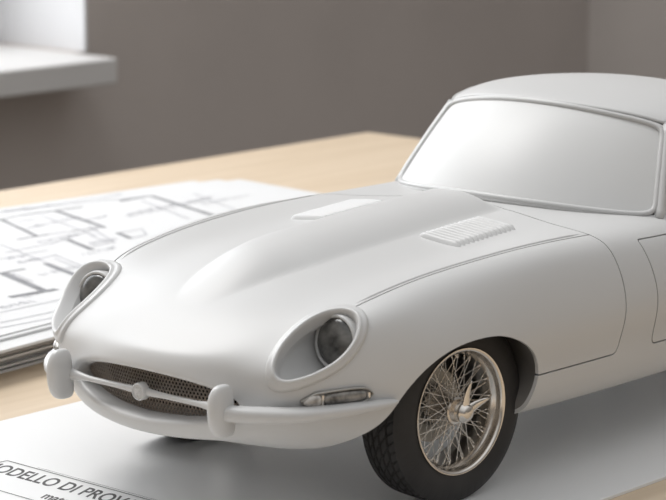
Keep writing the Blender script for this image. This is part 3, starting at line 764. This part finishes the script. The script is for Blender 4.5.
THIN = [((-1.586, -3.461), (-1.417, -2.92), 0.007), ((-1.578, -3.054), (-1.469, -2.733), 0.007), ((-1.521, -3.0), (-1.42, -2.701), 0.007), ((-0.535, -2.265), (-0.924, -2.272), 0.007), ((-0.398, -2.11), (-0.774, -2.109), 0.007), ((-0.333, -2.036), (-0.652, -2.018), 0.007), ((-1.143, -2.866), (-1.075, -2.654), 0.007), ((-1.075, -2.789), (-1.008, -2.565), 0.007), ((-1.143, -2.866), (-1.075, -2.789), 0.007), ((-2.269, -3.918), (-2.06, -3.279), 0.007), ((-2.22, -3.502), (-1.989, -3.067), 0.007), ((-2.058, -3.329), (-1.974, -3.103), 0.007), ((-1.748, -3.283), (-2.234, -3.436), 0.007), ((-1.456, -3.278), (-1.753, -3.297), 0.007), ((-1.506, -3.179), (-1.638, -3.171), 0.007), ((-1.435, -3.032), (-1.595, -3.063), 0.007), ((-1.332, -3.172), (-1.426, -3.175), 0.007), ((-1.844, -3.085), (-2.003, -3.099), 0.007), ((-2.127, -3.099), (-2.253, -3.117), 0.0091), ((-2.201, -3.253), (-2.35, -3.25), 0.007), ((-2.35, -3.25), (-2.253, -3.117), 0.007), ((-2.947, -3.863), (-2.715, -3.272), 0.007), ((-2.427, -3.125), (-2.591, -3.098), 0.007), ((-2.214, -4.176), (-3.094, -3.93), 0.007), ((-3.301, -3.816), (-2.876, -2.808), 0.007), ((-2.173, -4.129), (-2.835, -4.098), 0.007), ((-1.866, -3.491), (-2.07, -3.465), 0.007), ((-2.07, -3.872), (-2.18, -3.856), 0.007), ((-1.96, -3.685), (-2.096, -3.709), 0.007), ((-2.048, -3.72), (-2.037, -3.671), 0.007), ((-2.048, -3.72), (-2.078, -3.727), 0.006), ((-2.087, -3.723), (-2.081, -3.676), 0.007), ((-2.126, -3.726), (-2.123, -3.69), 0.007), ((-2.165, -3.729), (-2.173, -3.688), 0.007), ((-2.165, -3.729), (-2.195, -3.728), 0.006), ((-2.204, -3.732), (-2.192, -3.688), 0.007), ((-2.242, -3.736), (-2.244, -3.695), 0.007), ((-2.242, -3.736), (-2.272, -3.744), 0.006), ((-2.281, -3.739), (-2.282, -3.708), 0.007), ((-2.281, -3.739), (-2.311, -3.737), 0.006), ((-2.32, -3.742), (-2.32, -3.694), 0.007), ((-2.32, -3.742), (-2.35, -3.745), 0.006), ((-2.359, -3.745), (-2.363, -3.714), 0.007), ((-2.359, -3.745), (-2.389, -3.74), 0.006), ((-2.569, -3.59), (-2.565, -3.54), 0.007), ((-2.569, -3.59), (-2.599, -3.573), 0.006), ((-2.613, -3.593), (-2.607, -3.548), 0.007), ((-2.656, -3.597), (-2.65, -3.552), 0.007), ((-2.656, -3.597), (-2.686, -3.578), 0.006), ((-2.7, -3.6), (-2.708, -3.551), 0.007), ((-2.744, -3.604), (-2.745, -3.56), 0.007), ((-2.744, -3.604), (-2.774, -3.599), 0.006), ((-2.788, -3.607), (-2.788, -3.559), 0.007), ((-2.832, -3.611), (-2.822, -3.574), 0.007), ((-2.875, -3.615), (-2.874, -3.575), 0.007), ((-2.919, -3.618), (-2.919, -3.574), 0.007), ((-2.919, -3.618), (-2.949, -3.618), 0.006), ((-2.963, -3.621), (-2.971, -3.578), 0.007), ((-3.006, -3.625), (-2.997, -3.59), 0.007), ((-3.006, -3.625), (-3.036, -3.606), 0.006), ((-3.05, -3.628), (-3.05, -3.584), 0.007), ((-3.05, -3.628), (-3.08, -3.619), 0.006), ((-3.094, -3.632), (-3.099, -3.59), 0.007), ((-3.094, -3.632), (-3.124, -3.627), 0.006), ((-3.138, -3.635), (-3.135, -3.587), 0.007), ((-3.138, -3.635), (-3.168, -3.621), 0.006), ((-3.181, -3.639), (-3.172, -3.594), 0.007), ((-3.181, -3.639), (-3.211, -3.627), 0.006), ((-3.225, -3.643), (-3.222, -3.611), 0.007), ((-3.225, -3.643), (-3.255, -3.646), 0.006), ((-2.614, -3.627), (-2.623, -3.579), 0.007), ((-2.614, -3.627), (-2.644, -3.611), 0.006), ((-2.658, -3.63), (-2.665, -3.596), 0.007), ((-2.701, -3.634), (-2.696, -3.596), 0.007), ((-2.701, -3.634), (-2.731, -3.633), 0.006), ((-2.745, -3.637), (-2.741, -3.604), 0.007), ((-2.745, -3.637), (-2.775, -3.619), 0.006), ((-2.789, -3.641), (-2.783, -3.61), 0.007), ((-2.789, -3.641), (-2.819, -3.643), 0.006), ((-2.833, -3.644), (-2.841, -3.598), 0.007), ((-2.833, -3.644), (-2.863, -3.634), 0.006), ((-2.877, -3.648), (-2.887, -3.61), 0.007), ((-2.92, -3.651), (-2.931, -3.618), 0.007), ((-2.92, -3.651), (-2.95, -3.643), 0.006), ((-2.964, -3.655), (-2.973, -3.61), 0.007), ((-2.964, -3.655), (-2.994, -3.664), 0.006), ((-3.008, -3.658), (-3.001, -3.62), 0.007), ((-3.051, -3.662), (-3.045, -3.614), 0.007), ((-3.095, -3.665), (-3.096, -3.621), 0.007), ((-3.095, -3.665), (-3.125, -3.656), 0.006), ((-3.139, -3.669), (-3.149, -3.633), 0.007), ((-3.139, -3.669), (-3.169, -3.653), 0.006), ((-3.183, -3.672), (-3.181, -3.64), 0.007), ((-3.183, -3.672), (-3.213, -3.667), 0.006), ((-3.226, -3.676), (-3.215, -3.643), 0.007), ((-3.226, -3.676), (-3.256, -3.668), 0.006), ((-3.27, -3.679), (-3.282, -3.641), 0.007), ((-3.27, -3.679), (-3.3, -3.685), 0.006), ((-1.752, -3.374), (-1.763, -3.343), 0.007), ((-1.752, -3.374), (-1.782, -3.381), 0.006), ((-1.79, -3.377), (-1.789, -3.334), 0.007), ((-1.827, -3.38), (-1.815, -3.331), 0.007), ((-1.827, -3.38), (-1.857, -3.377), 0.006), ((-1.865, -3.383), (-1.862, -3.348), 0.007), ((-1.902, -3.386), (-1.897, -3.34), 0.007), ((-1.902, -3.386), (-1.932, -3.383), 0.006), ((-1.94, -3.389), (-1.951, -3.348), 0.007), ((-1.94, -3.389), (-1.97, -3.387), 0.006), ((-1.977, -3.392), (-1.972, -3.36), 0.007), ((-1.977, -3.392), (-2.007, -3.399), 0.006), ((-2.014, -3.395), (-2.021, -3.361), 0.007), ((-2.014, -3.395), (-2.044, -3.389), 0.006), ((-1.208, -2.765), (-1.213, -2.726), 0.007), ((-1.247, -2.768), (-1.237, -2.734), 0.007), ((-1.286, -2.771), (-1.287, -2.727), 0.007), ((-1.286, -2.771), (-1.316, -2.764), 0.006), ((-1.325, -2.774), (-1.327, -2.743), 0.007), ((-1.325, -2.774), (-1.355, -2.779), 0.006), ((-1.364, -2.777), (-1.356, -2.746), 0.007), ((-1.364, -2.777), (-1.394, -2.772), 0.006), ((-1.402, -2.781), (-1.4, -2.732), 0.007), ((-1.402, -2.781), (-1.432, -2.761), 0.006), ((-1.441, -2.784), (-1.453, -2.746), 0.007), ((-1.48, -2.787), (-1.485, -2.755), 0.007), ((-1.519, -2.79), (-1.531, -2.746), 0.007), ((-1.519, -2.79), (-1.549, -2.788), 0.006), ((-0.606, -2.347), (-0.613, -2.307), 0.007), ((-0.606, -2.347), (-0.636, -2.355), 0.006), ((-0.635, -2.349), (-0.638, -2.314), 0.007), ((-0.663, -2.352), (-0.657, -2.32), 0.007), ((-0.663, -2.352), (-0.693, -2.344), 0.006), ((-0.692, -2.354), (-0.693, -2.316), 0.007), ((-0.72, -2.356), (-0.729, -2.318), 0.007), ((-0.72, -2.356), (-0.75, -2.364), 0.006), ((-0.749, -2.358), (-0.745, -2.311), 0.007), ((-0.777, -2.361), (-0.789, -2.317), 0.007), ((-1.901, -3.163), (-1.896, -3.117), 0.007), ((-1.901, -3.163), (-1.931, -3.162), 0.006), ((-1.93, -3.165), (-1.922, -3.126), 0.007), ((-1.93, -3.165), (-1.96, -3.159), 0.006), ((-1.958, -3.168), (-1.947, -3.128), 0.007), ((-1.987, -3.17), (-1.979, -3.121), 0.007), ((-1.987, -3.17), (-2.017, -3.173), 0.006), ((-2.015, -3.172), (-2.021, -3.132), 0.007), ((-2.015, -3.172), (-2.045, -3.162), 0.006), ((-2.044, -3.174), (-2.042, -3.126), 0.007), ((-2.072, -3.177), (-2.076, -3.145), 0.007), ((-1.334, -3.055), (-1.336, -3.022), 0.007), ((-1.334, -3.055), (-1.364, -3.062), 0.006), ((-1.361, -3.057), (-1.349, -3.009), 0.007), ((-1.387, -3.059), (-1.392, -3.027), 0.007), ((-1.387, -3.059), (-1.417, -3.049), 0.006), ((-1.414, -3.061), (-1.415, -3.018), 0.007), ((-1.414, -3.061), (-1.444, -3.068), 0.006), ((-1.441, -3.064), (-1.43, -3.023), 0.007), ((-1.467, -3.066), (-1.467, -3.034), 0.007), ((-1.371, -3.165), (-1.362, -3.13), 0.007), ((-1.371, -3.165), (-1.401, -3.154), 0.006), ((-1.401, -3.167), (-1.389, -3.129), 0.007), ((-1.431, -3.17), (-1.44, -3.128), 0.007), ((-1.431, -3.17), (-1.461, -3.179), 0.006), ((-1.461, -3.172), (-1.452, -3.13), 0.007), ((-1.461, -3.172), (-1.491, -3.167), 0.006), ((-0.822, -2.461), (-0.824, -2.421), 0.007), ((-0.851, -2.463), (-0.846, -2.415), 0.007), ((-0.851, -2.463), (-0.881, -2.444), 0.006), ((-0.879, -2.466), (-0.873, -2.429), 0.007), ((-0.908, -2.468), (-0.899, -2.423), 0.007), ((-0.908, -2.468), (-0.938, -2.459), 0.006), ((-0.936, -2.47), (-0.932, -2.432), 0.007), ((-0.965, -2.472), (-0.977, -2.43), 0.007), ((-0.965, -2.472), (-0.995, -2.461), 0.006), ((-0.993, -2.475), (-0.99, -2.427), 0.007), ((-1.685, -2.983), (-1.674, -2.953), 0.007), ((-1.721, -2.986), (-1.711, -2.944), 0.007), ((-1.756, -2.989), (-1.749, -2.957), 0.007), ((-1.792, -2.992), (-1.786, -2.958), 0.007), ((-1.792, -2.992), (-1.822, -2.996), 0.006), ((-1.828, -2.994), (-1.837, -2.948), 0.007), ((-1.864, -2.997), (-1.869, -2.959), 0.007), ((-1.864, -2.997), (-1.894, -2.993), 0.006), ((-1.899, -3.0), (-1.888, -2.966), 0.007), ((-1.899, -3.0), (-1.929, -3.01), 0.006), ((-2.332, -4.119), (-2.324, -4.079), 0.007), ((-2.365, -4.122), (-2.366, -4.077), 0.007), ((-2.399, -4.124), (-2.404, -4.088), 0.007), ((-2.399, -4.124), (-2.429, -4.134), 0.006), ((-2.432, -4.127), (-2.426, -4.095), 0.007), ((-2.432, -4.127), (-2.462, -4.114), 0.006), ((-2.465, -4.13), (-2.468, -4.084), 0.007), ((-2.499, -4.132), (-2.49, -4.087), 0.007), ((-2.499, -4.132), (-2.529, -4.137), 0.006), ((-2.229, -4.154), (-2.23, -4.116), 0.007), ((-2.229, -4.154), (-2.259, -4.164), 0.006), ((-2.269, -4.157), (-2.258, -4.116), 0.007), ((-2.269, -4.157), (-2.299, -4.151), 0.006), ((-2.309, -4.16), (-2.31, -4.123), 0.007), ((-2.349, -4.164), (-2.345, -4.127), 0.007), ((-2.349, -4.164), (-2.379, -4.157), 0.006), ((-2.389, -4.167), (-2.399, -4.119), 0.007), ((-2.84, -4.094), (-2.836, -4.058), 0.007), ((-2.873, -4.097), (-2.876, -4.054), 0.007), ((-2.907, -4.099), (-2.903, -4.067), 0.007), ((-2.907, -4.099), (-2.937, -4.093), 0.006), ((-2.94, -4.102), (-2.933, -4.055), 0.007), ((-2.973, -4.105), (-2.98, -4.069), 0.007), ((-2.973, -4.105), (-3.003, -4.108), 0.006), ((-3.007, -4.107), (-2.996, -4.072), 0.007), ((-3.007, -4.107), (-3.037, -4.093), 0.006), ((-3.104, -3.555), (-3.107, -3.517), 0.007), ((-3.104, -3.555), (-3.134, -3.563), 0.006), ((-3.148, -3.559), (-3.156, -3.519), 0.007), ((-3.148, -3.559), (-3.178, -3.56), 0.006), ((-3.193, -3.562), (-3.183, -3.514), 0.007), ((-3.193, -3.562), (-3.223, -3.553), 0.006), ((-3.237, -3.566), (-3.242, -3.517), 0.007), ((-3.237, -3.566), (-3.267, -3.569), 0.006), ((-3.282, -3.569), (-3.277, -3.535), 0.007), ((-3.282, -3.569), (-3.312, -3.569), 0.006), ((-3.326, -3.573), (-3.333, -3.527), 0.007), ((-3.371, -3.576), (-3.373, -3.534), 0.007), ((-3.415, -3.58), (-3.406, -3.543), 0.007), ((-3.46, -3.583), (-3.455, -3.543), 0.007), ((-2.315, -3.656), (-2.309, -3.611), 0.007), ((-2.348, -3.659), (-2.342, -3.61), 0.007), ((-2.382, -3.661), (-2.379, -3.626), 0.007), ((-2.415, -3.664), (-2.418, -3.627), 0.007), ((-2.415, -3.664), (-2.445, -3.645), 0.006), ((-2.448, -3.667), (-2.449, -3.63), 0.007), ((-2.482, -3.669), (-2.471, -3.636), 0.007), ((-2.482, -3.669), (-2.512, -3.678), 0.006)]
a = MB()
for p, q, w_ in THICK: flat_line(a, p, q, w_, ZT, .0005)
a.build('printed_walls', 'ink', TOP, smooth=False)
a = MB()
for p, q, w_ in THIN: flat_line(a, p, q, w_, ZT, .0004)
a.build('printed_lines', 'ink_thin', TOP, smooth=False)

# ---- room
YW = -9.5
XC = -14.94
ZF, ZTOP = -7.3, 18.
XE = 14.
W0, W1, WZ0, WZ1 = -7.84, 4.0, 0.13, 12.
def wallpiece(mb, a, b): mb.box(a, b)
mb = MB()
mb.box((XC-1, YW-2.0, ZF), (W0, YW, ZTOP)); mb.box((W1, YW-2.0, ZF), (XE, YW, ZTOP))
mb.box((W0, YW-2.0, ZF), (W1, YW, WZ0)); mb.box((W0, YW-2.0, WZ1), (W1, YW, ZTOP))
props(recalc(mb.build('wall_back', 'wall', None, smooth=False)), kind='structure')
props(boxobj('wall_right', (XC-1, YW, ZF), (XC, 9., ZTOP), 'wall_pale'), kind='structure')
props(boxobj('floor', (XC-1, YW-2, ZF-.5), (XE, 12., ZF), 'floor'), kind='structure')
# white reveal lining the opening, window frame, sill
mb = MB(); e = .03
mb.box((W0, YW-1.9, WZ0), (W0+e, YW+.01, WZ1)); mb.box((W1-e, YW-1.9, WZ0), (W1, YW+.01, WZ1)); mb.box((W0, YW-1.9, WZ1-e), (W1, YW+.01, WZ1))
props(recalc(mb.build('trim_1', 'reveal', None, smooth=False)), kind='structure')
fr = MB(); y0, y1 = YW-1.20, YW-.95; xm = (W0+W1)/2; b0 = WZ0+.004
fr.box((W0+e, y0, b0), (W0+e+.45, y1, WZ1-e)); fr.box((W1-e-.45, y0, b0), (W1-e, y1, WZ1-e)); fr.box((xm-.25, y0, b0), (xm+.25, y1, WZ1-e))
for (p0, p1) in ((W0+e+.45, xm-.25), (xm+.25, W1-e-.45)):
    fr.box((p0, y0+.02, b0), (p1, y1-.02, b0+.5)); fr.box((p0, y0+.02, WZ1-e-.5), (p1, y1-.02, WZ1-e))
wf = props(recalc(fr.build('window_1', 'reveal', None, smooth=False)), kind='structure')
gm_ = bpy.data.materials.new('window_glass'); gm_.use_nodes = True; nt_ = gm_.node_tree; nt_.nodes.remove(nt_.nodes['Principled BSDF'])
tr_ = nt_.nodes.new('ShaderNodeBsdfTransparent'); gl_ = nt_.nodes.new('ShaderNodeBsdfGlossy'); gl_.inputs['Roughness'].default_value = .02
mx_ = nt_.nodes.new('ShaderNodeMixShader'); mx_.inputs[0].default_value = .06
nt_.links.new(tr_.outputs[0], mx_.inputs[1]); nt_.links.new(gl_.outputs[0], mx_.inputs[2]); nt_.links.new(mx_.outputs[0], nt_.nodes['Material Output'].inputs['Surface'])
for (u0, u1) in ((W0+e+.45, (W0+W1)/2-.25), ((W0+W1)/2+.25, W1-e-.45)):
    boxobj('window_pane', (u0, YW-1.10, WZ0+.504), (u1, YW-1.06, WZ1-.53), gm_, wf)
em = bpy.data.materials.new('overcast_sky'); em.use_nodes = True; b_ = em.node_tree.nodes['Principled BSDF']
b_.inputs['Base Color'].default_value = (0,0,0,1); b_.inputs['Emission Color'].default_value = (.86,.92,1,1); b_.inputs['Emission Strength'].default_value = .95
props(MB().add([(-26,-34,-14),(22,-34,-14),(22,-34,34),(-26,-34,34)], [(0,1,2,3)]).build('sky', em, None, smooth=False), kind='structure')
sl = boxobj('trim_2', (W0--0.17, YW-1.9, WZ0-0.21), (W1+.4, YW+0.55, WZ0+.003), 'sill', None, .002)
props(sl, kind='structure')

# ------------------------------------------------------------------ light, camera
wd = bpy.data.worlds.new('World'); scene.world = wd; wd.use_nodes = True
bg = wd.node_tree.nodes['Background']; bg.inputs[0].default_value = (.97,.985,1.,1); bg.inputs[1].default_value = 0.92
nw = wd.node_tree; tcw = nw.nodes.new('ShaderNodeTexCoord'); sx_ = nw.nodes.new('ShaderNodeSeparateXYZ'); rw = nw.nodes.new('ShaderNodeValToRGB')
nw.links.new(tcw.outputs['Generated'], sx_.inputs[0]); nw.links.new(sx_.outputs['Z'], rw.inputs['Fac']); nw.links.new(rw.outputs['Color'], bg.inputs[0])
rw.color_ramp.elements[0].position = 0.; rw.color_ramp.elements[0].color = (.13,.12,.11,1); rw.color_ramp.elements[1].position = .85; rw.color_ramp.elements[1].color = (.97,.985,1.,1)
em_ = rw.color_ramp.elements.new(.38); em_.color = (.50,.497,.493,1)
def area(name, loc, target, size, power, color, sy=None):
    l = bpy.data.lights.new(name, 'AREA'); l.shape = 'RECTANGLE'; l.size = size; l.size_y = sy or size; l.energy = power; l.color = color
    o = bpy.data.objects.new(name, l); COL.objects.link(o); o.location = loc
    o.rotation_euler = (Vector(target)-Vector(loc)).to_track_quat('-Z', 'Y').to_euler(); return o
area('window_daylight', (-.19,-1.25,.58), (-.19,0,.40), 1.15, 14., (.97,.985,1.), 1.2)
area('ceiling_lamp', (.05,-.75,1.25), (0,0,0), .6, 12.3, (1,.992,.98), .6)
cam = bpy.data.cameras.new('camera'); co = bpy.data.objects.new('camera', cam); COL.objects.link(co); scene.camera = co
cam.sensor_fit = 'HORIZONTAL'; cam.sensor_width = 36.
F_PX = 2534.9; cam.lens = F_PX*36/666
CP = Vector((6.51505, 5.82568, 2.44991))*S; yaw, pit, roll = 3.86216003, -.18841636, .00380203
d = Vector((math.cos(pit)*math.cos(yaw), math.cos(pit)*math.sin(yaw), math.sin(pit)))
r = d.cross(Vector((0,0,1))).normalized(); u = r.cross(d)
r2 = r*math.cos(roll)+u*math.sin(roll); u2 = -r*math.sin(roll)+u*math.cos(roll)
mw = Matrix(((r2.x,u2.x,-d.x,CP.x),(r2.y,u2.y,-d.y,CP.y),(r2.z,u2.z,-d.z,CP.z),(0,0,0,1)))
co.matrix_world = mw
cam.clip_start = .01; cam.clip_end = 50
cam.dof.use_dof = True; cam.dof.focus_distance = 0.89; cam.dof.aperture_fstop = 29.0
scene.view_settings.view_transform = 'Standard'; scene.view_settings.look = 'None'; scene.view_settings.exposure = 0.04; scene.view_settings.gamma = 1
scene.view_settings.use_curve_mapping = False
